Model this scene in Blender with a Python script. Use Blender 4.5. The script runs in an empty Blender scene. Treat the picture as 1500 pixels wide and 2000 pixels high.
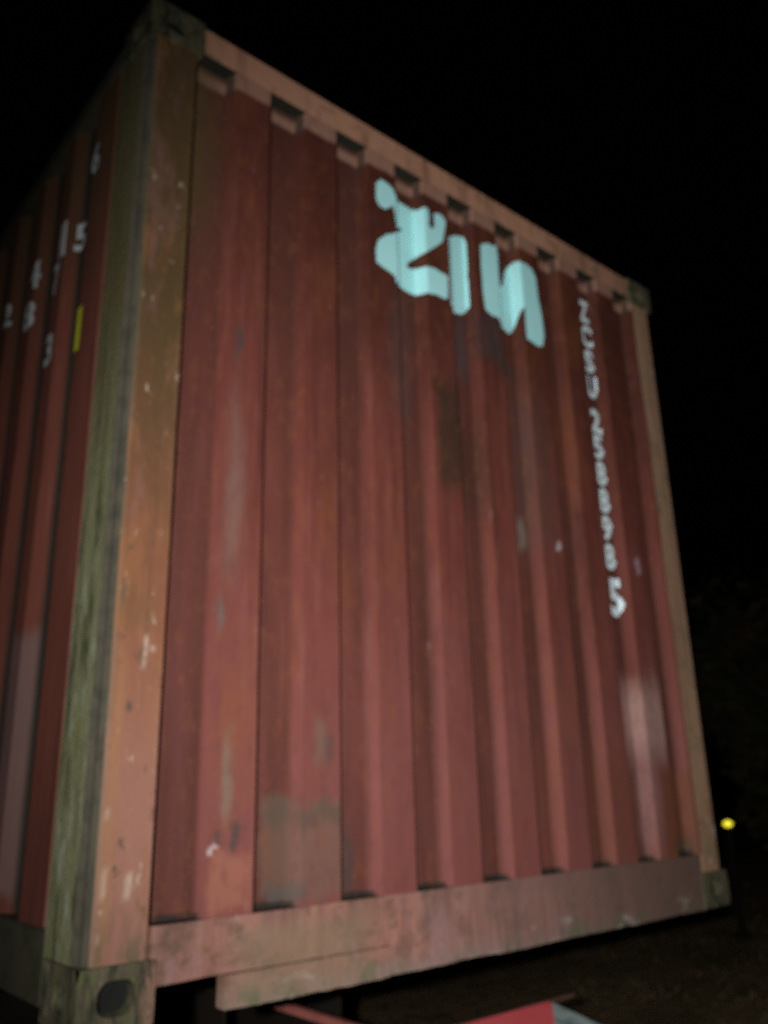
import bpy, bmesh, math, random
from mathutils import Vector, Matrix, noise
random.seed(7)
S = bpy.context.scene
COL = S.collection
R = math.radians

# ------------------------------------------------------------------ camera
Z0 = 1.10                       # height of the container's underside above the ground
cd = bpy.data.cameras.new('camera')
cam = bpy.data.objects.new('camera', cd); COL.objects.link(cam); S.camera = cam
cam.location = (-0.73295, -1.79758, 0.45116 + Z0)
cam.rotation_euler = (1.88066, 0.02275, -0.70229)
cd.sensor_width = 36.0; cd.sensor_fit = 'AUTO'
cd.lens = 36.0 * 1657.35 / 2000.0
cd.clip_start = 0.05; cd.clip_end = 1500
cd.dof.use_dof = True                        # a phone that missed its focus in the dark
cd.dof.focus_distance = 0.60
cd.dof.aperture_fstop = 5.5

# ------------------------------------------------------------------ night sky
W = bpy.data.worlds.new('World'); S.world = W; W.use_nodes = True
wn = W.node_tree.nodes; wn.clear()
sky = wn.new('ShaderNodeTexSky'); sky.sky_type = 'NISHITA'; sky.sun_disc = False
sky.sun_elevation = R(-4); sky.sun_rotation = R(200)
bg = wn.new('ShaderNodeBackground'); bg.inputs[1].default_value = 0.012
wo = wn.new('ShaderNodeOutputWorld')
W.node_tree.links.new(sky.outputs[0], bg.inputs[0]); W.node_tree.links.new(bg.outputs[0], wo.inputs[0])

# ------------------------------------------------------------------ hand torch
def lamp(loc, tgt, power, size, blend, rad, color):
    l = bpy.data.lights.new('torch', 'SPOT'); l.energy = power; l.spot_size = R(size); l.spot_blend = blend
    l.shadow_soft_size = rad; l.color = color
    o = bpy.data.objects.new('torch', l); COL.objects.link(o); o.location = loc
    o.rotation_euler = (Vector(tgt) - Vector(loc)).to_track_quat('-Z', 'Y').to_euler()
    return o
lamp((-1.07, -1.98, 1.66), (2.15, 0.0, 2.2), 450, 98, 1.0, 0.02, (1.0, 0.97, 0.92))

S.cycles.use_denoising = False               # keep the grain of the renderer
S.view_settings.view_transform = 'Standard'; S.view_settings.look = 'None'
S.view_settings.exposure = 0.0; S.view_settings.gamma = 1.0; S.view_settings.use_curve_mapping = False

# ------------------------------------------------------------------ shader helper
class G:
    def __init__(s, name):
        s.m = bpy.data.materials.new(name); s.m.use_nodes = True
        s.t = s.m.node_tree; s.t.nodes.clear()
        s.out = s.t.nodes.new('ShaderNodeOutputMaterial'); s.b = s.t.nodes.new('ShaderNodeBsdfPrincipled')
        s.t.links.new(s.b.outputs[0], s.out.inputs[0])
        tc = s.t.nodes.new('ShaderNodeTexCoord'); s.co = tc.outputs['Object']
        sp = s.t.nodes.new('ShaderNodeSeparateXYZ'); s.t.links.new(s.co, sp.inputs[0])
        s.x, s.y, s.z = sp.outputs
    def put(s, v, sock):
        if hasattr(v, 'is_linked') or isinstance(v, bpy.types.NodeSocket): s.t.links.new(v, sock)
        else: sock.default_value = v
    def M(s, op, a, b=0.0, c=0.0, clamp=False):
        n = s.t.nodes.new('ShaderNodeMath'); n.operation = op; n.use_clamp = clamp
        s.put(a, n.inputs[0]); s.put(b, n.inputs[1]); s.put(c, n.inputs[2]); return n.outputs[0]
    def add(s, a, b): return s.M('ADD', a, b)
    def mul(s, a, b): return s.M('MULTIPLY', a, b)
    def noise(s, sc, detail=4.0, rough=0.6, off=0.0, scale=1.0):
        mp = s.t.nodes.new('ShaderNodeMapping'); s.t.links.new(s.co, mp.inputs[0])
        mp.inputs['Scale'].default_value = sc; mp.inputs['Location'].default_value = (off, off*1.7, off*.6)
        n = s.t.nodes.new('ShaderNodeTexNoise'); s.t.links.new(mp.outputs[0], n.inputs['Vector'])
        n.inputs['Scale'].default_value = scale; n.inputs['Detail'].default_value = detail
        n.inputs['Roughness'].default_value = rough
        return n.outputs['Fac']
    def step(s, v, a, b):          # smooth step a->b to 0..1
        n = s.t.nodes.new('ShaderNodeMapRange'); n.interpolation_type = 'SMOOTHSTEP'
        s.put(v, n.inputs[0]); n.inputs[1].default_value = min(a, b); n.inputs[2].default_value = max(a, b)
        n.inputs[3].default_value = 0.0 if a < b else 1.0; n.inputs[4].default_value = 1.0 if a < b else 0.0
        return n.outputs[0]
    def box(s, u, v, u0, u1, v0, v1, su=.02, sv=.03):
        f = s.mul(s.step(u, u0 - su, u0 + su), s.step(u, u1 + su, u1 - su))
        return s.mul(f, s.mul(s.step(v, v0 - sv, v0 + sv), s.step(v, v1 + sv, v1 - sv)))
    def mix(s, a, b, f):
        n = s.t.nodes.new('ShaderNodeMix'); n.data_type = 'RGBA'
        s.put(f, n.inputs[0]); s.col(a, n.inputs[6]); s.col(b, n.inputs[7]); return n.outputs[2]
    def col(s, c, sock):
        if isinstance(c, tuple): sock.default_value = (*c, 1.0)
        else: s.t.links.new(c, sock)
    def bump(s, h, dist, strength=.6):
        n = s.t.nodes.new('ShaderNodeBump'); n.inputs['Distance'].default_value = dist
        n.inputs['Strength'].default_value = strength
        s.t.links.new(h, n.inputs['Height']); s.t.links.new(n.outputs[0], s.b.inputs['Normal'])
    def done(s, c, rough=.7, metal=0.0, spec=.3):
        s.col(c, s.b.inputs['Base Color']); s.put(rough, s.b.inputs['Roughness'])
        s.b.inputs['Metallic'].default_value = metal; s.b.inputs['Specular IOR Level'].default_value = spec
        return s.m

def speck(g, c, k=.5):             # dust and pits: fine light and dark freckles
    n = g.noise((1, 1, 1), 2.0, .7, 3.0, 190)
    c = g.mix(c, (.05, .03, .022), g.mul(g.step(n, .36, .27), k))
    return g.mix(c, (.46, .33, .27), g.mul(g.step(n, .64, .75), k*.45))

def streaks(g, c, ax, dark, pale, kd=.6, kp=.45):
    sc1 = (26, 3, 1.5) if ax == 'x' else (3, 26, 1.5)
    sc2 = (46, 6, 3.4) if ax == 'x' else (6, 46, 3.4)
    n1 = g.noise(sc1, 4, .6, 1.0); n2 = g.noise(sc2, 3, .6, 9.0); n3 = g.noise((2.2, 2.2, 1.1), 4, .55, 5.0)
    c = g.mix(c, dark, g.mul(g.step(n1, .47, .7), kd))
    c = g.mix(c, pale, g.mul(g.step(n2, .5, .75), kp))
    c = g.mix(c, dark, g.mul(g.step(n3, .5, .74), kd*.7))
    return c

RED = (.152, .041, .031); REDDK = (.07, .02, .014); PINK = (.26, .105, .09)
GRIME = (.075, .062, .045); GREY = (.20, .165, .145); CHALK = (.42, .33, .30); MOSS = (.085, .095, .038)

def mat_front():
    g = G('faded_red_panel_paint')
    wob = g.add(g.noise((9, 9, 5), 4, .65, 2.0), -.5)
    wob2 = g.add(g.noise((34, 20, 26), 4, .7, 22.0), -.5)
    x = g.add(g.add(g.x, g.mul(wob, .06)), g.mul(wob2, .03)); z = g.add(g.add(g.z, g.mul(wob, .13)), g.mul(wob2, .05))
    c = streaks(g, RED, 'x', REDDK, PINK, .75, .35)
    # lower half chalky pink; upper half darkened, beam falloff put into the colour
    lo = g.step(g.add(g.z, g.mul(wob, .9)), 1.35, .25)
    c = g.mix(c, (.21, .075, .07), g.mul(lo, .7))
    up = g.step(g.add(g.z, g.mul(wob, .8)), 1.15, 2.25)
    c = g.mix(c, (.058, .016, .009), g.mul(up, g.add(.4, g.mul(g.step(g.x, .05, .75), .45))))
    # brown rust bloom
    rb = g.step(g.noise((5, 3, 1.6), 5, .65, 12.0), .52, .72)
    c = g.mix(c, (.20, .066, .026), g.mul(rb, .45))
    # valley floors darkened: run-off dirt, plus recess shade put into the colour
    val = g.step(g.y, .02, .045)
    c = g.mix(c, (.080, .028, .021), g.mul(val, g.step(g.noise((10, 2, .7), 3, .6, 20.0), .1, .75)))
    def patch(c, colr, k, x0, x1, z0, z1, sx=.02, sz=.04):
        return g.mix(c, colr, g.mul(g.box(x, z, x0, x1, z0, z1, sx, sz), k))
    c = patch(c, (.040, .024, .014), .85, 1.05, 1.20, 1.36, 1.73, .022, .05)
    c = patch(c, (.040, .024, .014), .6, 1.20, 1.29, 1.30, 1.60, .03, .12)
    c = patch(c, (.045, .038, .04), .72, 1.28, 1.40, 1.88, 2.06, .03, .05)
    c = patch(c, (.045, .038, .04), .6, 1.36, 1.50, 1.84, 1.93, .03, .03)
    c = patch(c, (.06, .05, .055), .65, 1.17, 1.25, 1.78, 2.03, .015, .05)
    c = patch(c, (.07, .055, .055), .4, .86, .98, 1.55, 1.98, .03, .1)
    c = patch(c, (.10, .06, .05), .45, 1.45, 1.62, 1.20, 1.80, .05, .15)
    # placard ghost, bottom left
    c = patch(c, (.15, .105, .078), .55, .435, .665, .20, .425, .014, .02)
    c = patch(c, (.085, .068, .05), .6, .445, .66, .365, .422, .014, .02)
    c = patch(c, (.075, .08, .075), .7, .455, .535, .19, .235, .02, .02)
    c = patch(c, (.06, .05, .045), .7, .655, .715, .18, .33, .012, .06)
    # dull grey rubs
    c = patch(c, GREY, .36, .285, .335, .98, 1.30, .025, .12)
    c = patch(c, GREY, .22, .29, .325, 1.30, 1.48, .02, .1)
    c = patch(c, (.05, .05, .045), .75, .296, .315, 1.55, 1.64, .008, .03)
    c = patch(c, (.12, .11, .105), .75, .277, .295, .82, .90, .008, .03)
    c = patch(c, (.19, .15, .115), .65, .30, .325, .37, .56, .01, .05)
    c = patch(c, (.055, .05, .05), .75, .278, .296, .305, .35, .008, .012)
    c = patch(c, (.055, .05, .05), .85, .322, .345, .315, .365, .008, .014)
    c = patch(c, (.55, .5, .48), .75, .268, .286, .297, .312, .006, .006)
    c = patch(c, (.075, .06, .05), .65, .59, .62, .50, .57, .012, .02)
    c = patch(c, (.15, .12, .09), .5, .565, .60, .50, .62, .012, .03)
    # faded placard, lower right, and its run-off
    c = patch(c, (.40, .26, .235), .68, 1.96, 2.19, .53, .78, .03, .09)
    c = patch(c, (.30, .19, .19), .38, 1.99, 2.07, .22, .55, .03, .16)
    c = patch(c, (.14, .052, .022), .6, 2.09, 2.30, .17, .47, .02, .03)
    c = patch(c, (.14, .05, .025), .45, 1.70, 1.93, .17, .52, .03, .10)
    c = patch(c, (.05, .055, .03), .7, 2.14, 2.27, .16, .235, .02, .02)
    c = patch(c, (.33, .135, .088), .6, .277, .385, .185, .30, .012, .02)
    c = g.mix(c, (.30, .19, .19), g.mul(g.step(g.noise((30, 20, 9), 5, .72, 33.0), .64, .74), .45))
    c = g.mix(c, (.045, .028, .02), g.mul(g.step(g.noise((26, 20, 11), 5, .72, 37.0), .64, .74), .5))
    # chalky chips
    c = patch(c, (.55, .5, .55), .75, 1.612, 1.632, 1.225, 1.25, .006, .008)
    c = patch(c, (.45, .36, .45), .7, 2.088, 2.11, 1.19, 1.26, .006, .01)
    c = patch(c, (.22, .20, .17), .6, 1.46, 1.50, 1.21, 1.32, .014, .03)
    # pale weathered band under the header
    band = g.step(g.add(g.z, g.mul(wob, .03)), 2.425, 2.44)
    c = g.mix(c, (.36, .20, .15), g.mul(band, .85))
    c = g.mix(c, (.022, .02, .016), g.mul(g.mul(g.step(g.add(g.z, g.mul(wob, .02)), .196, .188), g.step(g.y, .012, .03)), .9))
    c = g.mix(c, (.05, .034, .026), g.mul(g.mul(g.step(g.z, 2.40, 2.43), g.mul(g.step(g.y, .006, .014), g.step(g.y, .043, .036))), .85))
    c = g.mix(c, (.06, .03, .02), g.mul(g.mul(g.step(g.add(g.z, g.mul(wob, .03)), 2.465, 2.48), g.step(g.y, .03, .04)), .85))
    # blotchy tint
    c = g.mix(c, (.115, .036, .04), g.mul(g.step(g.noise((34, 20, 16), 4, .7, 51.0), .5, .66), .28))
    c = g.mix(c, (.215, .075, .028), g.mul(g.step(g.noise((30, 20, 14), 4, .7, 61.0), .52, .68), .26))
    # green creep from the left post near the top
    cr = g.mul(g.step(g.add(g.x, g.mul(wob, .14)), .30, .16), g.step(g.z, 1.7, 2.3))
    c = g.mix(c, (.10, .085, .03), g.mul(cr, .6))
    c = speck(g, c, .55)
    g.bump(g.noise((1, 1, 1), 4, .6, 0.0, 16), .004, .5)
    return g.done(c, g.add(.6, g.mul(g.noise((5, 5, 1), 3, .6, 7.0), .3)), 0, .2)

def mat_rail(name, base, green=.4, ax='x'):
    g = G(name)
    c = streaks(g, base, ax, (.15, .075, .05), (.40, .25, .21), .55, .55)
    n = g.noise((6, 6, 6), 5, .65, 4.0)
    c = g.mix(c, (.13, .065, .04), g.mul(g.step(n, .55, .72), .6))
    n2 = g.noise((9, 9, 9), 5, .7, 14.0)
    c = g.mix(c, (.12, .125, .075), g.mul(g.step(n2, .5, .68), green))
    c = g.mix(c, (.48, .42, .38), g.mul(g.step(g.noise((22, 22, 12), 4, .6, 31.0), .66, .74), .7))
    c = speck(g, c, .5)
    g.bump(g.noise((1, 1, 1), 5, .65, 0.0, 30), .005, .6)
    return g.done(c, .75)

def mat_sill():
    g = G('chalky_red_sill_paint')
    wob = g.add(g.noise((9, 9, 9), 4, .65, 2.0), -.5)
    c = streaks(g, (.30, .145, .115), 'x', (.19, .085, .065), (.38, .24, .215), .6, .5)
    c = g.mix(c, (.125, .072, .05), g.mul(g.step(g.noise((13, 6, 15), 5, .72, 71.0), .48, .64), .7))
    ph = g.M('FRACT', g.M('DIVIDE', g.add(g.add(g.x, -.14), g.mul(wob, .05)), .2515))
    run = g.mul(g.mul(g.step(ph, .02, .10), g.step(ph, .58, .40)), g.step(g.add(g.z, g.mul(wob, .16)), .06, .175))
    c = g.mix(c, (.085, .055, .042), g.mul(run, g.mul(g.noise((30, 6, 4), 4, .65, 77.0), .95)))
    c = g.mix(c, (.055, .045, .032), g.mul(g.step(g.noise((32, 9, 26), 5, .7, 79.0), .62, .70), .6))
    c = g.mix(c, (.26, .165, .18), g.mul(g.step(g.noise((8, 6, 5), 5, .7, 81.0), .52, .68), .5))
    c = g.mix(c, (.24, .20, .185), g.mul(g.step(g.add(g.z, g.mul(wob, .08)), .055, .0), .6))       # road dirt along the lower edge
    c = g.mix(c, (.215, .16, .105), g.mul(g.box(g.add(g.x, g.mul(wob, .12)), g.z, .34, .74, -.02, .15, .07, .03), .6))
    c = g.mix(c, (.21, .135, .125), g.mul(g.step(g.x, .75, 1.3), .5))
    c = g.mix(c, (.095, .062, .046), g.mul(g.step(g.x, .9, 2.1), .75))  # sill dims towards the right: torch falloff put into the colour
    c = g.mix(c, (.38, .40, .36), g.mul(g.mul(g.step(g.noise((9, 9, 16), 5, .65, 31.0), .57, .72), g.step(g.z, .075, .02)), .75))
    c = g.mix(c, (.10, .115, .06), g.mul(g.mul(g.step(g.noise((18, 18, 9), 5, .7, 41.0), .48, .64), g.step(g.z, .06, .0)), .75))
    c = speck(g, c, .5)
    g.bump(g.noise((1, 1, 1), 5, .65, 0.0, 30), .005, .6)
    return g.done(c, .75)

def mat_post_front():
    g = G('orange_red_post_paint')
    wob = g.add(g.noise((9, 9, 3), 4, .65, 2.0), -.5)
    c = streaks(g, (.205, .078, .04), 'x', (.12, .05, .026), (.29, .155, .105), .5, .4)
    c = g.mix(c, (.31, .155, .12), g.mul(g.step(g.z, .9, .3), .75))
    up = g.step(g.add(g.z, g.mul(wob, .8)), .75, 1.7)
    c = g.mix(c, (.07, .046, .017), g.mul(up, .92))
    # algae along the outer edge
    x = g.add(g.x, g.mul(wob, .035))
    c = g.mix(c, (.085, .085, .05), g.mul(g.step(x, .034, .012), .85))
    # rubbed rust ring, dark chips and pale scratches
    c = g.mix(c, (.15, .075, .035), g.mul(g.box(x, g.add(g.z, g.mul(wob, .12)), .01, .115, .80, .90, .02, .03), .6))
    c = g.mix(c, (.06, .055, .05), g.mul(g.box(x, g.z, .028, .046, .84, .90, .006, .02), .8))
    c = g.mix(c, (.06, .055, .05), g.mul(g.box(x, g.z, .056, .068, .613, .635, .005, .008), .8))
    for (x0, x1, z0, z1) in ((.083, .097, .238, .285), (.087, .098, .71, .78), (.03, .04, .24, .30)):
        c = g.mix(c, (.52, .42, .34), g.mul(g.box(g.add(x, g.mul(g.z, -.12)), g.z, x0 - .12*(z0+z1)/2, x1 - .12*(z0+z1)/2, z0, z1, .006, .012), .7))
    c = g.mix(c, (.25, .115, .05), g.mul(g.step(g.noise((16, 16, 4), 5, .7, 91.0), .5, .66), .42))
    c = g.mix(c, (.20, .10, .085), g.mul(g.step(g.noise((13, 13, 3), 5, .7, 95.0), .5, .66), .5))
    c = g.mix(c, (.29, .15, .065), g.mul(g.box(x, g.z, .028, .05, .12, .75, .012, .1), .5))
    c = g.mix(c, (.46, .37, .30), g.mul(g.step(g.noise((40, 40, 16), 4, .7, 97.0), .62, .70), .6))
    c = g.mix(c, (.07, .05, .035), g.mul(g.step(g.noise((36, 36, 18), 4, .7, 99.0), .63, .70), .7))
    c = g.mix(c, (.10, .085, .045), g.mul(g.mul(g.step(g.z, .24, .115), g.step(g.noise((20, 20, 7), 4, .7, 43.0), .4, .6)), .75))
    c = g.mix(c, (.12, .06, .04), g.mul(g.step(g.noise((18, 18, 10), 5, .65, 14.0), .6, .7), .6))
    c = speck(g, c, .5)
    g.bump(g.noise((1, 1, 1), 5, .65, 0.0, 26), .006, .6)
    return g.done(c, .72)

def mat_algae(name, k=1.0):
    g = G(name)
    c = streaks(g, (.20, .205, .115), 'y', (.055, .06, .026), (.24, .25, .17), .6, .5)
    n = g.noise((16, 24, 6), 5, .7, 4.0)
    c = g.mix(c, (.40, .44, .36), g.mul(g.mul(g.step(n, .52, .66), g.step(g.z, 1.3, .7)), .75))
    n = g.noise((10, 16, 2.4), 5, .65, 24.0)
    c = g.mix(c, (.15, .17, .045), g.mul(g.step(n, .52, .66), .6))
    c = g.mix(c, (.03, .034, .02), g.mul(g.step(g.noise((14, 26, 4.0), 5, .7, 44.0), .5, .64), .8))
    c = g.mix(c, (.16, .115, .075), g.mul(g.step(g.noise((7, 12, 2.5), 4, .65, 54.0), .56, .68), .6))
    c = g.mix(c, (.10, .08, .036), g.mul(g.step(g.z, .9, 1.8), .8))
    c = speck(g, c, .6)
    g.bump(g.noise((1, 1, 1), 5, .7, 0.0, 34), .008, .8)
    return g.done(c, .9, 0, .1)

def mat_casting():
    g = G('mossy_cast_steel')
    c = streaks(g, (.10, .085, .055), 'x', (.035, .032, .022), (.24, .19, .14), .7, .6)
    c = g.mix(c, (.27, .155, .12), g.mul(g.box(g.x, g.z, .135, .17, -.02, .12, .02, .02), .8))
    c = g.mix(c, (.10, .125, .05), g.mul(g.step(g.noise((26, 26, 8), 5, .75, 4.0), .46, .66), .7))
    c = g.mix(c, (.025, .03, .022), g.mul(g.step(g.noise((30, 30, 9), 5, .75, 64.0), .46, .62), .85))
    c = g.mix(c, (.36, .36, .33), g.mul(g.step(g.noise((26, 26, 12), 4, .65, 74.0), .62, .72), .7))
    g.bump(g.noise((1, 1, 1), 5, .7, 0.0, 40), .008, .8)
    return g.done(c, .9, 0, .1)

def mat_side():
    g = G('faded_red_side_paint')
    wob = g.add(g.noise((9, 9, 5), 4, .65, 2.0), -.5)
    c = streaks(g, (.155, .046, .032), 'y', (.075, .024, .016), (.26, .105, .08), .75, .35)
    y = g.add(g.y, g.mul(wob, .04)); z = g.add(g.z, g.mul(wob, .12))
    c = g.mix(c, (.175, .12, .115), g.mul(g.box(y, z, .515, .80, .22, .87, .015, .03), .65))
    c = g.mix(c, (.09, .07, .03), g.mul(g.step(g.add(g.z, g.mul(wob, .5)), 1.7, 2.4), .5))
    c = g.mix(c, (.018, .022, .016), g.mul(g.step(g.x, .034, .047), .92))            # valley shade painted on: inner flats near black
    c = speck(g, c, .5)
    g.bump(g.noise((1, 1, 1), 4, .6, 0.0, 16), .004, .5)
    return g.done(c, .7)

def mat_plain(name, base, dark, scale=8, rough=.85, k=.7, spec=.2, bump=.004):
    g = G(name)
    c = g.mix(base, dark, g.mul(g.step(g.noise((1, 1, 1), 5, .65, 3.0, scale), .4, .7), k))
    c = speck(g, c, .35)
    g.bump(g.noise((1, 1, 1), 5, .65, 0.0, scale*4), bump, .6)
    return g.done(c, rough, 0, spec)

def mat_print(name, base, worn, k=.5):
    g = G(name)
    c = g.mix(base, worn, g.mul(g.step(g.noise((30, 30, 7), 4, .65, 3.0), .48, .72), k))
    c = g.mix(c, (.28, .18, .15), g.mul(g.step(g.noise((1, 1, 1), 4, .7, 8.0, 60), .62, .72), k))
    return g.done(c, .6, 0, .3)

MT = dict(front=mat_front(), header=mat_rail('weathered_header_paint', (.46, .24, .155), .5), sill=mat_sill(),
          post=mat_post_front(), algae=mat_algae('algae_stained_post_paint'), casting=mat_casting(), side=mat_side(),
          rail=mat_plain('algae_dark_side_rail', (.06, .055, .035), (.02, .03, .018), 12),
          post2=mat_rail('dull_post_paint', (.34, .21, .13), .5),
          ledge_dark=mat_plain('dark_ledge_faces', (.022, .022, .016), (.012, .014, .01), 30),  # near-black, for the sill ledge and the header underside
          edge=mat_plain('blackened_post_edge', (.085, .075, .055), (.035, .038, .03), 20),
          hole=mat_plain('dark_casting_cavity', (.012, .014, .012), (.006, .006, .006), 30),
          cyan=mat_print('pale_blue_logo_paint', (.46, .90, .94), (.34, .76, .86), .3),
          white=mat_print('dull_white_number_paint', (.74, .90, .98), (.58, .68, .74), .25),
          sidew=mat_print('grimy_white_side_print', (.50, .55, .58), (.26, .32, .26), .7),
          yellow=mat_print('yellow_sticker', (.52, .55, .03), (.34, .36, .04), .5),
          red=mat_plain('red_trailer_paint', (.92, .15, .17), (.75, .10, .11), 7, .5, .5, .4, .002),
          reflect=mat_plain('white_blue_reflective_tape', (.42, .52, .50), (.08, .14, .19), 16, .5, .95, .5, .001),
          rust=mat_plain('rusty_chassis_steel', (.20, .115, .07), (.09, .06, .04), 6),
          dullred=mat_plain('dulled_red_paint', (.40, .13, .11), (.20, .07, .05), 14),
          dull=mat_plain('dull_red_brown_steel', (.105, .05, .038), (.045, .028, .02), 9),
          dark=mat_plain('dark_chassis_paint', (.022, .016, .011), (.012, .01, .008), 6),
          tyre=mat_plain('tyre_rubber', (.02, .02, .02), (.03, .028, .025), 6),
          bark=mat_plain('dark_bark', (.09, .065, .045), (.04, .03, .02), 10),
          post3=mat_plain('black_lamp_post_paint', (.006, .006, .006), (.009, .008, .007), 8))

# ------------------------------------------------------------------ mesh helpers
def link(name, bm, mats, parent=None, smooth=False):
    me = bpy.data.meshes.new(name); bm.normal_update(); bm.to_mesh(me); bm.free()
    for m in (mats if isinstance(mats, (list, tuple)) else [mats]): me.materials.append(m)
    if smooth:
        for p in me.polygons: p.use_smooth = True
    o = bpy.data.objects.new(name, me); COL.objects.link(o); o.parent = parent
    return o
def root(name, label, cat, loc, group=None):
    o = bpy.data.objects.new(name, None); COL.objects.link(o); o.location = loc; o.empty_display_size = .2
    o['label'] = label; o['category'] = cat
    if group: o['group'] = group
    return o
def box(bm, x0, x1, y0, y1, z0, z1, bevel=.004, mi=0):
    r = bmesh.ops.create_cube(bm, size=1.0, matrix=Matrix.Translation(((x0+x1)/2, (y0+y1)/2, (z0+z1)/2)) @ Matrix.Diagonal((x1-x0, y1-y0, z1-z0, 1)))
    fs = {f for v in r['verts'] for f in v.link_faces}
    for f in fs: f.material_index = mi
    if bevel:
        es = {e for v in r['verts'] for e in v.link_edges}
        bmesh.ops.bevel(bm, geom=list(es), offset=bevel, segments=2, affect='EDGES', clamp_overlap=True)
    return bm
def cyl(bm, a, b, r0, r1, n=10, caps=True):
    a = Vector(a); b = Vector(b); d = b - a
    q = d.to_track_quat('Z', 'Y').to_matrix().to_4x4()
    bmesh.ops.create_cone(bm, cap_ends=caps, segments=n, radius1=r0, radius2=r1, depth=d.length, matrix=Matrix.Translation((a+b)/2) @ q)
def knock(bm, n, amp, z_hi, ax=0):
    bmesh.ops.subdivide_edges(bm, edges=[e for e in bm.edges if abs((e.verts[0].co-e.verts[1].co)[ax]) > .2], cuts=n, use_grid_fill=True)
    for v in bm.verts:
        k = max(0.0, min(1.0, (z_hi-v.co.z)/.06))
        p = v.co
        v.co.y += k*amp*(noise.noise(Vector((p.x*7, 3.1, 2)))+.6*noise.noise(Vector((p.x*23, 1.1, 5))))
        v.co.z += k*amp*.8*(noise.noise(Vector((p.x*5, 8.1, 2)))+.8*noise.noise(Vector((p.x*31, 4.1, 5))))
def nb(): return bmesh.new()
def boxo(name, mats, parent, *a, **k):
    return link(name, box(nb(), *a, **k), mats, parent)

# ================================================================== GROUND
def ground_h(x, y):
    r = math.hypot(x-.5, y)
    k = min(1, max(0, (r-3)/5))
    return k * (.10*noise.noise(Vector((x*.45, y*.45, 0))) + .05*noise.noise(Vector((x*1.6, y*1.6, 3))))
bm = nb()
N = 130
def gx(i): 
    t = 2*i/N-1; return math.copysign(abs(t)**3.2*700 + abs(t)*14, t)
vs = [[bm.verts.new((gx(i)+4, gx(j)+1, ground_h(gx(i)+4, gx(j)+1))) for j in range(N+1)] for i in range(N+1)]
for i in range(N):
    for j in range(N): bm.faces.new((vs[i][j], vs[i+1][j], vs[i+1][j+1], vs[i][j+1]))
g = G('dry_grass_and_dirt')
c = g.mix((.30, .205, .12), (.18, .14, .07), g.step(g.noise((1, 1, 1), 6, .65, 0, 1.2), .4, .62))
c = g.mix(c, (.26, .15, .08), g.mul(g.step(g.noise((1, 1, 1), 5, .7, 8, 4), .52, .7), .7))
c = g.mix(c, (.05, .04, .025), g.mul(g.step(g.noise((1, 1, 1), 5, .7, 18, 11), .5, .65), .8))
g.bump(g.noise((1, 1, 1), 6, .7, 0, 9), .06, 1.0)
o = link('ground', bm, g.done(c, .95, 0, .1), None, True); o['kind'] = 'structure'

# ================================================================== CONTAINER
Wd, H, L = 2.438, 2.591, 6.058
P0, PIT, SL, FL, DEP = .14, .2515, .018, .098, .046      # front wall corrugation
def front_d(x):
    if x <= P0 or x >= 2.287: return 0.0
    t = (x-P0) % PIT
    if t < SL: return DEP*t/SL
    if t < SL+FL: return DEP
    if t < 2*SL+FL: return DEP*(2*SL+FL-t)/SL
    return 0.0
front_x = [P0]
for k in range(9):
    b = P0+k*PIT; front_x += [b, b+SL, b+SL+FL, b+2*SL+FL]
front_x = sorted(set(round(v, 5) for v in front_x)) + [2.298]

S0, SP, SR, SS, SI, SD = .59, .278, .080, .060, .078, .036    # side wall corrugation: ridge, slope, inner flat
side_y = [(.205, .006), (.212, SD), (.232, SD), (.242, 0), (.405, 0), (.455, SD), (.53, SD)]
k = 0
while S0+k*SP+SP < L-.25:
    b = S0+k*SP
    side_y += [(b, 0), (b+SR, 0), (b+SR+SS, SD), (b+SR+SS+SI, SD)]; k += 1
side_y += [(S0+k*SP, 0), (L-.205, 0)]
def side_d(y):
    for (a, da), (b, db) in zip(side_y, side_y[1:]):
        if a <= y <= b: return da + (db-da)*(y-a)/(b-a)
    return 0.0

con = root('shipping_container', 'rusty faded red corrugated shipping container with pale blue ZIM logo, raised on a chassis', 'container', (0, 0, Z0))

def wavy(i, v, amp=.0022):                        # slightly dented sheet
    amp *= max(0.0, min(1.0, (v-.20)/.2, (2.47-v)/.2))
    return amp*noise.noise(Vector((i*2.3, v*1.3, 4.0))) + amp*.6*noise.noise(Vector((i*7, v*3, 9.0)))
# front wall
bm = nb(); nz = 28; zs = [.18 + (2.49-.18)*i/nz for i in range(nz+1)]
xs = []
for a, b in zip(front_x, front_x[1:]): xs += [a, (a+b)/2]
xs.append(front_x[-1])
rows = [[bm.verts.new((x, front_d(x)+wavy(x, z), z)) for x in xs] for z in zs]
for r0, r1 in zip(rows, rows[1:]):
    for i in range(len(xs)-1): bm.faces.new((r0[i], r0[i+1], r1[i+1], r1[i]))
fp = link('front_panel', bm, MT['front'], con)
# sill: a near-black top ledge, notched bottom edge
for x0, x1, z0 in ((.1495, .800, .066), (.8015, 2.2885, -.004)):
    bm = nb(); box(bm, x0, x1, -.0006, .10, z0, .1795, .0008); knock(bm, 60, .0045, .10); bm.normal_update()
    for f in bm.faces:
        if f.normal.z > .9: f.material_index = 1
    link('front_sill', bm, [MT['sill'], MT['ledge_dark']], con)
bm = box(nb(), .322, .80, -.0055, .03, -.005, .0635, .003); knock(bm, 26, .0045, .05)
link('sill_lip', bm, MT['sill'], con)
# header
bm = nb(); box(bm, .160, 2.278, -.0006, .09, 2.4905, 2.584, .0008); bm.normal_update()
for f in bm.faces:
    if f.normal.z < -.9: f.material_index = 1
link('front_header', bm, [MT['header'], MT['ledge_dark']], con)
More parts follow.
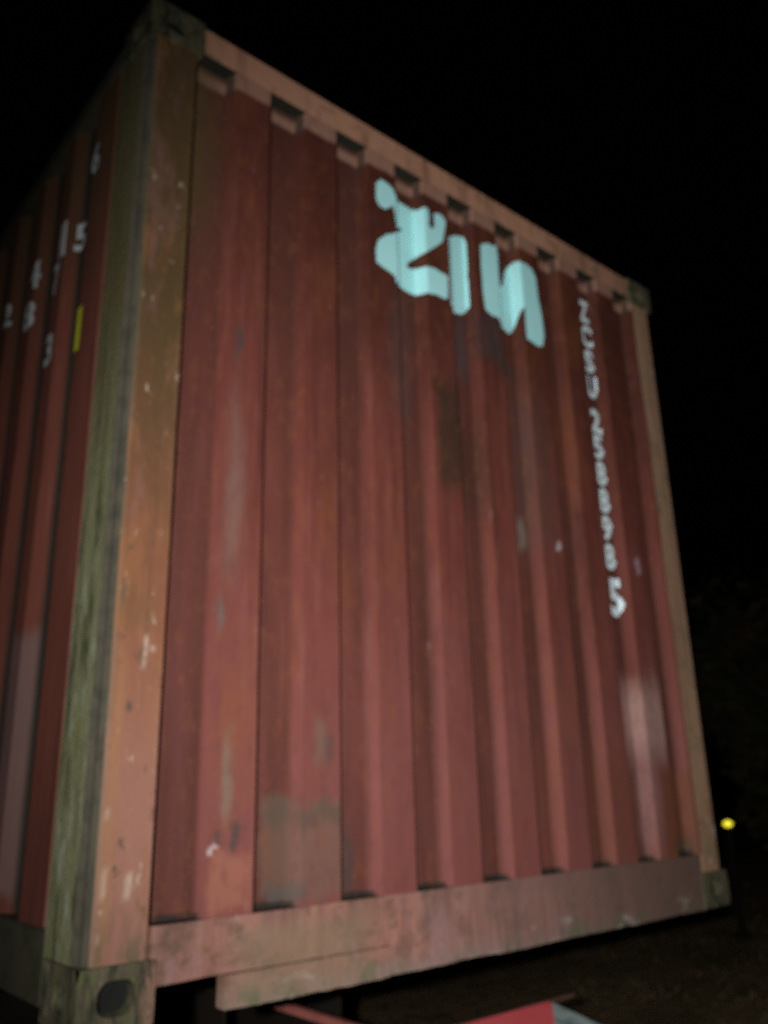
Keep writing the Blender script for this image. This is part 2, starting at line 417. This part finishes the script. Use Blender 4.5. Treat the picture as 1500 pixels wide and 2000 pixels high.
# corner posts (plan outline extruded); mirrored for the other three corners
def post(name, sx, sy, mats):
    pl = [(.002, .205), (.002, .05), (.010, .034), (.012, .020), (.020, .006), (.028, .0), (.139, .0), (.139, .06), (.06, .075), (.06, .205)]
    bm = nb(); nzz = 20; z0, z1 = .1185, 2.4725
    rr = []
    for i in range(nzz+1):
        z = z0+(z1-z0)*i/nzz
        rr.append([bm.verts.new((((x+wavy(z, x*9, .0018)) if sx > 0 else Wd-x), (y+wavy(z, y*9+5, .0018)) if sy > 0 else L-y, z)) for x, y in pl])
    n = len(pl)
    for a, b in zip(rr, rr[1:]):
        for i in range(n):
            f = bm.faces.new((a[i], a[(i+1) % n], b[(i+1) % n], b[i]))
            f.material_index = 2 if i in (1, 2, 3) else 1 if i in (0, 8, 9) else 0
    bm.faces.new(rr[0]); bm.faces.new(rr[-1])
    bmesh.ops.recalc_face_normals(bm, faces=bm.faces[:])
    return link(name, bm, mats, con)
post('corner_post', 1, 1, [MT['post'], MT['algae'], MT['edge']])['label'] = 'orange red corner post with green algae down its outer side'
post('corner_post', -1, 1, [MT['post2'], MT['algae'], MT['edge']])
post('corner_post', 1, -1, [MT['post2'], MT['algae'], MT['edge']])
post('corner_post', -1, -1, [MT['post2'], MT['algae'], MT['edge']])

# corner castings: hollow blocks with oval openings on both outer faces
def casting(sx, sy, top):
    bm = nb(); w, d, h = .164, .182, .118
    def face_hole(fn, a, b, hw, hh):
        n = 24; outer = []; inner = []; deep = []
        for i in range(n):
            t = 2*math.pi*(i+.5)/n; c, s = math.cos(t), math.sin(t)
            k = 1/max(abs(c)/(a/2), abs(s)/(b/2))
            outer.append(bm.verts.new(fn(a/2+c*k, b/2+s*k, 0)))
            inner.append(bm.verts.new(fn(a/2+hw*math.copysign(abs(c)**.7, c), b/2+hh*math.copysign(abs(s)**.7, s), 0)))
            deep.append(bm.verts.new(fn(a/2+hw*.95*math.copysign(abs(c)**.7, c), b/2+hh*.95*math.copysign(abs(s)**.7, s), .035)))
        for i in range(n):
            j = (i+1) % n
            bm.faces.new((outer[i], outer[j], inner[j], inner[i]))
            bm.faces.new((inner[i], inner[j], deep[j], deep[i]))
        bm.faces.new(deep).material_index = 1  # near-black recess floor stands in for the shade inside the hole
        return
    face_hole(lambda u, v, q: (u, q, v), w, h, .040, .033)
    face_hole(lambda u, v, q: (q, u, v), d, h, .033, .028)
    e = .0
    for q in (((0, 0, h), (w, 0, h), (w, d, h), (0, d, h)), ((0, 0, 0), (w, 0, 0), (w, d, 0), (0, d, 0)),
              ((w, 0, 0), (w, d, 0), (w, d, h), (w, 0, h)), ((0, d, 0), (w, d, 0), (w, d, h), (0, d, h))):
        bm.faces.new([bm.verts.new(p) for p in q])
    bmesh.ops.remove_doubles(bm, verts=bm.verts[:], dist=.0008)
    for v in bm.verts:
        x, y, z = v.co
        v.co = ((x-.005) if sx > 0 else Wd+.005-x, (y-.0075) if sy > 0 else L+.0075-y, z + (2.4735 if top else 0.0))
    bmesh.ops.recalc_face_normals(bm, faces=bm.faces[:])
    return link('corner_casting', bm, [MT['casting'], MT['hole']], con)
for sx in (1, -1):
    for sy in (1, -1):
        for top in (0, 1): casting(sx, sy, top)
# side walls
for sgn in (1, -1):
    bm = nb(); nz = 14; zs = [.168+(2.527-.168)*i/nz for i in range(nz+1)]
    rows = [[bm.verts.new(((.012+d+wavy(y, z)) if sgn > 0 else Wd-.012-d-wavy(y, z), y, z)) for y, d in side_y] for z in zs]
    for r0, r1 in zip(rows, rows[1:]):
        for i in range(len(side_y)-1):
            q = (r0[i], r0[i+1], r1[i+1], r1[i]); bm.faces.new(q if sgn < 0 else q[::-1])
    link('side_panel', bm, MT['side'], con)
    a, b = (.004, .07) if sgn > 0 else (Wd-.07, Wd-.004)
    boxo('bottom_rail', MT['rail'], con, a, b, .207, L-.207, .02, .166)
    boxo('top_rail', MT['rail'], con, a, b, .187, L-.187, 2.529, 2.586)
# roof, floor, rear end
bm = nb(); ny = 40
rr = [[bm.verts.new((x, .10+(L-.2)*j/ny, 2.560 + (.010 if j % 2 else 0))) for x in (.072, Wd/2, Wd-.072)] for j in range(ny+1)]
for a, b in zip(rr, rr[1:]):
    for i in range(2): bm.faces.new((a[i], a[i+1], b[i+1], b[i]))
link('roof_panel', bm, MT['side'], con)
boxo('floor', MT['dark'], con, .075, Wd-.075, .105, L-.11, .13, .165, bevel=0)
for k in range(9):
    boxo('floor_beam', MT['dark'], con, .075, Wd-.075, .55+k*.6, .60+k*.6, .02, .128, bevel=0)
boxo('rear_sill', MT['sill'], con, .1495, 2.2885, L-.10, L-.002, .02, .166)
boxo('rear_header', MT['header'], con, .165, 2.273, L-.10, L-.002, 2.48, 2.584)
for s in (0, 1):
    a = .142+s*1.08
    d = boxo('rear_door', MT['side'], con, a, a+1.074, L-.075, L-.03, .17, 2.476)
    for q in (.25, .8):
        bm = nb(); cyl(bm, (a+q, L-.014, .2), (a+q, L-.014, 2.44), .016, .016)
        link('locking_bar', bm, MT['post2'], d)

# painted marks: flat glyphs cut along the folds of the sheet and laid on it
def lay(bm, breaks, axis, fn):
    bmesh.ops.triangulate(bm, faces=bm.faces[:])
    for b in breaks:
        co = (b, 0, 0)
        bmesh.ops.bisect_plane(bm, geom=bm.verts[:]+bm.edges[:]+bm.faces[:], plane_co=co, plane_no=(1, 0, 0), dist=1e-6)
    for v in bm.verts: v.co = fn(v.co.x, v.co.y)
def on_front(x, z): return (x, front_d(x)+wavy(x, z)-.0045, z)
def poly_bm(pts):
    bm = nb(); bm.faces.new([bm.verts.new((a, b, 0)) for a, b in pts])
    return bm
def zcuts(bm, z0, z1, n):
    for i in range(1, n):
        bmesh.ops.bisect_plane(bm, geom=bm.verts[:]+bm.edges[:]+bm.faces[:], plane_co=(0, z0+(z1-z0)*i/n, 0), plane_no=(0, 1, 0), dist=1e-6)
LOGO = dict(Z=[(0.806,2.361),(0.827,2.387),(0.84,2.386),(0.854,2.385),(0.867,2.381),(0.881,2.376),(0.886,2.366),(0.892,2.355),(0.939,2.392),(0.946,2.382),(0.963,2.382),(0.977,2.381),(0.99,2.38),(1.003,2.378),(1.013,2.377),(1.017,2.369),(1.022,2.371),(1.026,2.373),(1.045,2.372),(1.048,2.358),(1.05,2.345),(1.049,2.326),(1.047,2.308),(1.059,2.295),(1.074,2.314),(1.074,2.33),(1.074,2.346),(1.071,2.364),(1.094,2.378),(1.116,2.376),(1.124,2.366),(1.131,2.356),(1.127,2.341),(1.124,2.325),(1.12,2.31),(1.117,2.295),(1.113,2.281),(1.11,2.267),(1.097,2.254),(1.083,2.24),(1.07,2.227),(1.055,2.214),(1.04,2.2),(1.027,2.189),(1.023,2.187),(1.019,2.184),(1.015,2.181),(1.009,2.176),(0.994,2.162),(0.979,2.148),(0.975,2.134),(0.992,2.129),(1.01,2.138),(1.016,2.135),(1.021,2.134),(1.027,2.133),(1.04,2.133),(1.058,2.139),(1.076,2.137),(1.095,2.135),(1.111,2.134),(1.128,2.133),(1.127,2.12),(1.126,2.107),(1.125,2.094),(1.125,2.081),(1.124,2.068),(1.123,2.055),(1.122,2.042),(1.1,2.034),(1.083,2.035),(1.067,2.036),(1.052,2.032),(1.038,2.029),(1.027,2.029),(1.023,2.03),(1.019,2.03),(1.015,2.031),(1.006,2.035),(0.988,2.031),(0.971,2.033),(0.953,2.036),(0.94,2.042),(0.885,2.009),(0.882,2.021),(0.879,2.032),(0.864,2.037),(0.85,2.041),(0.838,2.043),(0.826,2.046),(0.814,2.049),(0.8,2.055),(0.8,2.066),(0.8,2.077),(0.799,2.089),(0.799,2.1),(0.803,2.114),(0.806,2.127),(0.81,2.14),(0.821,2.152),(0.833,2.164),(0.844,2.176),(0.858,2.184),(0.871,2.192),(0.885,2.201),(0.943,2.257),(0.959,2.269),(0.949,2.28),(0.89,2.245),(0.889,2.261),(0.888,2.278),(0.883,2.292),(0.879,2.307),(0.863,2.292),(0.847,2.277),(0.834,2.276),(0.82,2.276),(0.812,2.287),(0.804,2.299),(0.805,2.311),(0.805,2.323),(0.805,2.336),(0.806,2.348)],
            I=[(1.142,2.3),(1.207,2.358),(1.223,2.369),(1.244,2.375),(1.263,2.379),(1.265,2.364),(1.267,2.348),(1.267,2.335),(1.267,2.322),(1.267,2.309),(1.267,2.296),(1.267,2.283),(1.267,2.269),(1.267,2.257),(1.267,2.244),(1.267,2.231),(1.266,2.217),(1.266,2.203),(1.267,2.19),(1.267,2.176),(1.267,2.163),(1.267,2.15),(1.267,2.136),(1.267,2.123),(1.267,2.11),(1.267,2.096),(1.267,2.083),(1.264,2.073),(1.257,2.06),(1.232,2.041),(1.217,2.04),(1.201,2.039),(1.145,2.012),(1.138,2.024),(1.138,2.036),(1.139,2.049),(1.139,2.061),(1.139,2.073),(1.139,2.086),(1.14,2.098),(1.14,2.11),(1.14,2.123),(1.14,2.135),(1.141,2.148),(1.141,2.161),(1.141,2.173),(1.141,2.186),(1.141,2.198),(1.141,2.211),(1.142,2.224),(1.142,2.236),(1.142,2.249),(1.142,2.262),(1.142,2.275),(1.142,2.287)],
            M=[(1.308,2.341),(1.327,2.353),(1.347,2.365),(1.364,2.365),(1.381,2.366),(1.452,2.416),(1.455,2.4),(1.458,2.384),(1.457,2.37),(1.457,2.356),(1.456,2.342),(1.456,2.328),(1.455,2.314),(1.454,2.3),(1.455,2.287),(1.456,2.274),(1.457,2.26),(1.458,2.247),(1.472,2.253),(1.475,2.268),(1.479,2.283),(1.483,2.298),(1.486,2.313),(1.497,2.338),(1.515,2.358),(1.52,2.367),(1.524,2.367),(1.529,2.366),(1.541,2.362),(1.564,2.366),(1.582,2.361),(1.6,2.356),(1.606,2.345),(1.613,2.334),(1.619,2.323),(1.62,2.308),(1.62,2.293),(1.621,2.278),(1.621,2.264),(1.622,2.249),(1.622,2.234),(1.625,2.222),(1.627,2.209),(1.629,2.196),(1.632,2.183),(1.634,2.171),(1.636,2.158),(1.637,2.144),(1.637,2.129),(1.638,2.115),(1.638,2.101),(1.639,2.086),(1.639,2.072),(1.634,2.057),(1.63,2.042),(1.625,2.027),(1.596,2.018),(1.581,2.021),(1.566,2.024),(1.551,2.027),(1.536,2.03),(1.535,2.044),(1.535,2.059),(1.534,2.073),(1.534,2.088),(1.534,2.103),(1.535,2.118),(1.535,2.133),(1.536,2.148),(1.534,2.167),(1.529,2.156),(1.525,2.145),(1.523,2.132),(1.52,2.118),(1.519,2.105),(1.516,2.093),(1.514,2.082),(1.505,2.066),(1.487,2.053),(1.47,2.06),(1.454,2.067),(1.393,2.039),(1.388,2.05),(1.382,2.062),(1.363,2.06),(1.345,2.058),(1.329,2.065),(1.313,2.071),(1.312,2.084),(1.311,2.096),(1.309,2.108),(1.308,2.12),(1.307,2.132),(1.306,2.145),(1.306,2.158),(1.306,2.17),(1.306,2.183),(1.306,2.196),(1.306,2.209),(1.306,2.222),(1.305,2.235),(1.305,2.248),(1.305,2.261),(1.306,2.274),(1.306,2.287),(1.306,2.301),(1.307,2.314),(1.307,2.327)])
cuts = sorted(set(xs))
for ch in 'ZIM':
    bm = poly_bm(LOGO[ch]); zz = [p[1] for p in LOGO[ch]]
    bmesh.ops.triangulate(bm, faces=bm.faces[:]); zcuts(bm, min(zz), max(zz), 8)
    xx = [p[0] for p in LOGO[ch]]
    lay(bm, [b for b in cuts if min(xx) < b < max(xx)], 0, on_front)
    o = link('logo_letter', bm, MT['cyan'], con); o['label'] = 'pale blue logo letter ' + ch

_glyph = {}
def glyph(ch, bold):
    key = (ch, bold)
    if key not in _glyph:
        cu = bpy.data.curves.new('g', 'FONT'); cu.body = ch; cu.size = 1.0; cu.offset = bold; cu.resolution_u = 3
        ob = bpy.data.objects.new('g', cu); COL.objects.link(ob)
        dg = bpy.context.evaluated_depsgraph_get(); me = ob.evaluated_get(dg).to_mesh()
        V = [(v.co.x, v.co.y) for v in me.vertices]; F = [tuple(p.vertices) for p in me.polygons]
        ob.evaluated_get(dg).to_mesh_clear()
        bpy.data.objects.remove(ob); bpy.data.curves.remove(cu)
        x0 = min(v[0] for v in V); x1 = max(v[0] for v in V); y0 = min(v[1] for v in V); y1 = max(v[1] for v in V)
        _glyph[key] = ([((a-x0)/(x1-x0), (b-y0)/(y1-y0)) for a, b in V], F)
    return _glyph[key]
def glyph_bm(ch, u0, u1, v0, v1, bold=.042):
    V, F = glyph(ch, bold); bm = nb()
    vs = [bm.verts.new((u0+a*(u1-u0), v0+b*(v1-v0), 0)) for a, b in V]
    for f in F:
        try: bm.faces.new([vs[i] for i in f])
        except ValueError: pass
    return bm
# stacked container number on the right of the front wall
NUM = 'ZCSU258898' ; zt = 2.385
NX0, NX1 = 1.954, 2.018
tops = [2.385-.117*i for i in range(4)] + [2.385-.117*4-.035-.1135*i for i in range(6)] + [1.178]
for ch, t in zip(NUM+'5', tops):
    narrow = .016 if ch == 'I' else 0
    bm = glyph_bm(ch, NX0, NX1, t-.104, t)
    if ch == '5' and t < 1.2:
        bm.free(); bm = glyph_bm(ch, 1.962, 2.024, t-.150, t)
    lay(bm, [b for b in cuts if NX0 < b < NX1], 0, on_front)
    link('letter' if ch.isalpha() else 'digit', bm, MT['white'], con)

# white side print and the yellow sticker on the left wall: (char, y centre, width, z0, z1)
def on_side(u, z):
    y = -u; return (.012+side_d(y)+wavy(y, z)-.004, y, z)
SIDE = [('6', .375, .055, 2.235, 2.345), ('1', .605, .04, 2.06, 2.19), ('5', .53, .05, 2.06, 2.16), ('4', .87, .05, 2.08, 2.19),
        ('2', 1.155, .06, 2.06, 2.16), ('7', .63, .045, 1.94, 2.05), ('8', .885, .07, 1.925, 2.035), ('3', .63, .06, 1.69, 1.80)]
scuts = [-y for y, d in side_y]
for ch, yc, w, z0, z1 in SIDE:
    bm = glyph_bm(ch, -yc-w/2, -yc+w/2, z0, z1, .03)
    lay(bm, [b for b in scuts if -yc-w/2 < b < -yc+w/2], 0, on_side)
    link('letter' if ch.isalpha() else 'digit', bm, MT['sidew'], con)
bm = poly_bm([(-.40, 1.635), (-.365, 1.635), (-.365, 1.775), (-.40, 1.775)])
lay(bm, [], 0, on_side)
link('sticker', bm, MT['yellow'], con)['label'] = 'narrow yellow upright sticker'

# ================================================================== CHASSIS
ch = root('trailer_chassis', 'red and rust brown skeletal trailer chassis under the shipping container', 'trailer', (0, 0, 0))
zt = Z0-.20
for x0 in (.905, 1.405):                                       # main rails: I-beams
    bm = nb()
    box(bm, x0, x0+.14, 1.1, 9.2, zt-.018, zt, .003); box(bm, x0+.063, x0+.077, 1.1, 9.2, zt-.33, zt-.019, 0)
    box(bm, x0, x0+.14, 1.1, 9.2, zt-.35, zt-.332, .003)
    link('main_rail', bm, MT['dark'], ch)
# front coupler plate, painted red, with a strip of worn reflective tape on its right end
TILT = R(10)                                                   # slopes down towards the front
def on_plate(x, y, dz=0.0): return (x, .148+(y-.148)*math.cos(TILT), zt+(y-.148)*math.sin(TILT)+dz)
bm = nb(); box(bm, .60, 1.557, -.62, .148, -.03, 0, .005)
for v in bm.verts: v.co = Vector(on_plate(v.co.x, v.co.y, v.co.z))
pl = link('coupler_plate', bm, MT['red'], ch); pl['label'] = 'red sloping plate with white diagonal stripes'
for pts in (((1.551, .125), (1.17, -.215), (1.17, -.50), (1.551, -.16)), ((1.15, .142), (.86, .142), (.61, -.08), (.61, -.34))):
    bm = nb()
    lo = [bm.verts.new(on_plate(x, y, .0015)) for x, y in pts]; hi = [bm.verts.new(on_plate(x, y, .004)) for x, y in pts]
    bm.faces.new(hi)
    for a in range(4): bm.faces.new((lo[a], lo[(a+1) % 4], hi[(a+1) % 4], hi[a]))
    bmesh.ops.recalc_face_normals(bm, faces=bm.faces[:])
    link('stripe', bm, MT['reflect'], pl)
boxo('side_strip', MT['dullred'], ch, .925, .95, .180, .72, zt-.010, zt+.012, bevel=.003)
boxo('cross_member', MT['dull'], ch, .70, 1.70, .152, .166, zt-.012, zt-.002, bevel=.002)
boxo('drawbar', MT['dark'], ch, 1.0, 1.36, -.50, 1.2, zt-.45, zt-.30, bevel=.01)
boxo('drawbar_bracket', MT['dark'], ch, 1.05, 1.31, -.30, .10, zt-.298, zt-.12, bevel=.004)
for yy in (1.7, 5.85):                                         # bolsters that carry the container
    boxo('bolster', MT['dark'], ch, .03, Wd-.03, yy-.10, yy+.10, zt+.002, Z0+.018, bevel=.006)
for yy in (2.2, 3.4, 4.6, 7.0, 8.8):
    boxo('cross_member', MT['dark'], ch, .35, 2.09, yy-.05, yy+.05, zt-.30, zt-.07, bevel=.004)
for x0 in (.50, 1.80):
    bm = nb(); box(bm, x0, x0+.14, 4.05, 4.19, .10, zt-.10, .004); box(bm, x0-.06, x0+.20, 3.99, 4.25, .0, .098, .01)
    link('landing_leg', bm, MT['dark'], ch)
for yy in (6.3, 7.6):
    bm = nb(); cyl(bm, (.25, yy, .50), (2.19, yy, .50), .06, .06, 12); link('axle', bm, MT['rust'], ch)
    for xc in (.16, 2.28):
        bm = nb(); cyl(bm, (xc-.15, yy, .50), (xc+.15, yy, .50), .50, .50, 32)
        bmesh.ops.bevel(bm, geom=[e for e in bm.edges if len({f.normal.to_tuple(2) for f in e.link_faces}) > 1 and any(len(f.verts) > 5 for f in e.link_faces)], offset=.05, segments=2, affect='EDGES')
        w = link('wheel', bm, MT['tyre'], ch)
        bm = nb(); cyl(bm, (xc-.156, yy, .50), (xc+.156, yy, .50), .27, .27, 24); link('rim', bm, MT['rust'], w)

# ================================================================== MARKER LAMP
LX, LY = 8.02, 3.05
h = 1.075
ml = root('bollard_lamp', 'small lit yellow bollard lamp glowing in the dark right of the container', 'lamp', (LX, LY, 0))
bm = nb(); cyl(bm, (0, 0, -.15), (0, 0, h-.04), .035, .03, 14); cyl(bm, (0, 0, -.1), (0, 0, .05), .085, .075, 14)
link('post', bm, MT['post3'], ml)
bm = nb(); cyl(bm, (0, 0, h+.038), (0, 0, h+.055), .058, .04, 16); link('cap', bm, MT['post3'], ml)
bm = nb(); bmesh.ops.create_uvsphere(bm, u_segments=20, v_segments=12, radius=1.0, matrix=Matrix.Translation((0, 0, h)) @ Matrix.Diagonal((.046, .046, .032, 1)))
m = bpy.data.materials.new('lit_yellow_lens'); m.use_nodes = True
b = m.node_tree.nodes['Principled BSDF']; b.inputs['Base Color'].default_value = (.7, .6, .05, 1)
b.inputs['Emission Color'].default_value = (.95, .80, .045, 1); b.inputs['Emission Strength'].default_value = 1.25
link('lens', bm, m, ml, True)

# ================================================================== TREES AND GRASS
g = G('dark_leaves')
oi = g.noise((1, 1, 1), 3, .6, 0, 2.3)
c = g.mix((.045, .060, .022), (.10, .065, .03), g.step(oi, .42, .62))
MT['leaf'] = g.done(c, .8, 0, .2)
def tree(label, loc, height, rad, low, seed, nleaf):
    rnd = random.Random(seed)
    t = root('tree', label, 'tree', loc)
    bm = nb(); cyl(bm, (0, 0, -.2), (.1, .05, height*.45), .17, .11, 10, False)
    tips = []
    for i in range(11):
        a = i*2.4+rnd.random(); z = height*(.25+.055*i); q = rad*(.75+.2*rnd.random())*math.sin(math.pi*min(.95, (.2+z/height*.75)))
        p = Vector((math.cos(a)*q, math.sin(a)*q, z+height*.14)); cyl(bm, (.08, .04, min(z, height*.45)), p, .06, .02, 6, False); tips.append(p)
    link('trunk', bm, MT['bark'], t)
    bm = nb()
    cl = []
    for i in range(70):
        z = low + (height-low)*rnd.random(); s = (z-low)/(height-low)
        q = rad*math.sin(math.pi*(.12+.8*s))**.6*math.sqrt(rnd.random())
        a = rnd.random()*6.283; cl.append((Vector((math.cos(a)*q, math.sin(a)*q, z)), rad*(.18+.2*rnd.random())))
    for i in range(nleaf):
        c0, r0 = cl[rnd.randrange(len(cl))]
        v = Vector((rnd.gauss(0, 1), rnd.gauss(0, 1), rnd.gauss(0, 1))); v.normalize()
        p = c0+v*r0*rnd.random()**.4
        u = Vector((rnd.gauss(0, 1), rnd.gauss(0, 1), rnd.gauss(0, 1))).normalized(); w = u.orthogonal().normalized(); s = .045+.05*rnd.random()
        bm.faces.new([bm.verts.new(p+k) for k in (u*s*1.5, w*s*.7, -u*s*1.5, -w*s*.7)])
    link('crown', bm, MT['leaf'], t)
tree('dim bushy tree behind the yellow lamp at right edge', (13.2, 4.3, -.05), 4.6, 1.75, .75, 3, 9000)

bm = nb(); rnd = random.Random(11)
for i in range(12000):
    d = 2.2+rnd.random()**1.3*15; a = R(rnd.uniform(-20, 42))
    x = 1.6+d*math.cos(a); y = -.3+d*math.sin(a)
    if -.2 < x < 2.7 and -.3 < y < 6.4: continue
    if noise.noise(Vector((x*.8, y*.8, 7))) < -.12: continue
    z = ground_h(x, y)-.01; hh = rnd.uniform(.02, .075); t = rnd.random()*6.283; w = rnd.uniform(.004, .010)
    dx, dy = math.cos(t)*w, math.sin(t)*w; lx, ly = rnd.gauss(0, .05), rnd.gauss(0, .05)
    bm.faces.new([bm.verts.new(p) for p in ((x-dx, y-dy, z), (x+dx, y+dy, z), (x+lx, y+ly, z+hh))])
g = G('dry_grass_blades')
c = g.mix((.20, .14, .075), (.10, .095, .04), g.step(g.noise((1, 1, 1), 3, .6, 0, 3), .42, .6))
o = link('grass', bm, g.done(c, .9, 0, .1)); o['kind'] = 'stuff'; o['label'] = 'sparse dry grass on the dark ground'; o['category'] = 'grass'
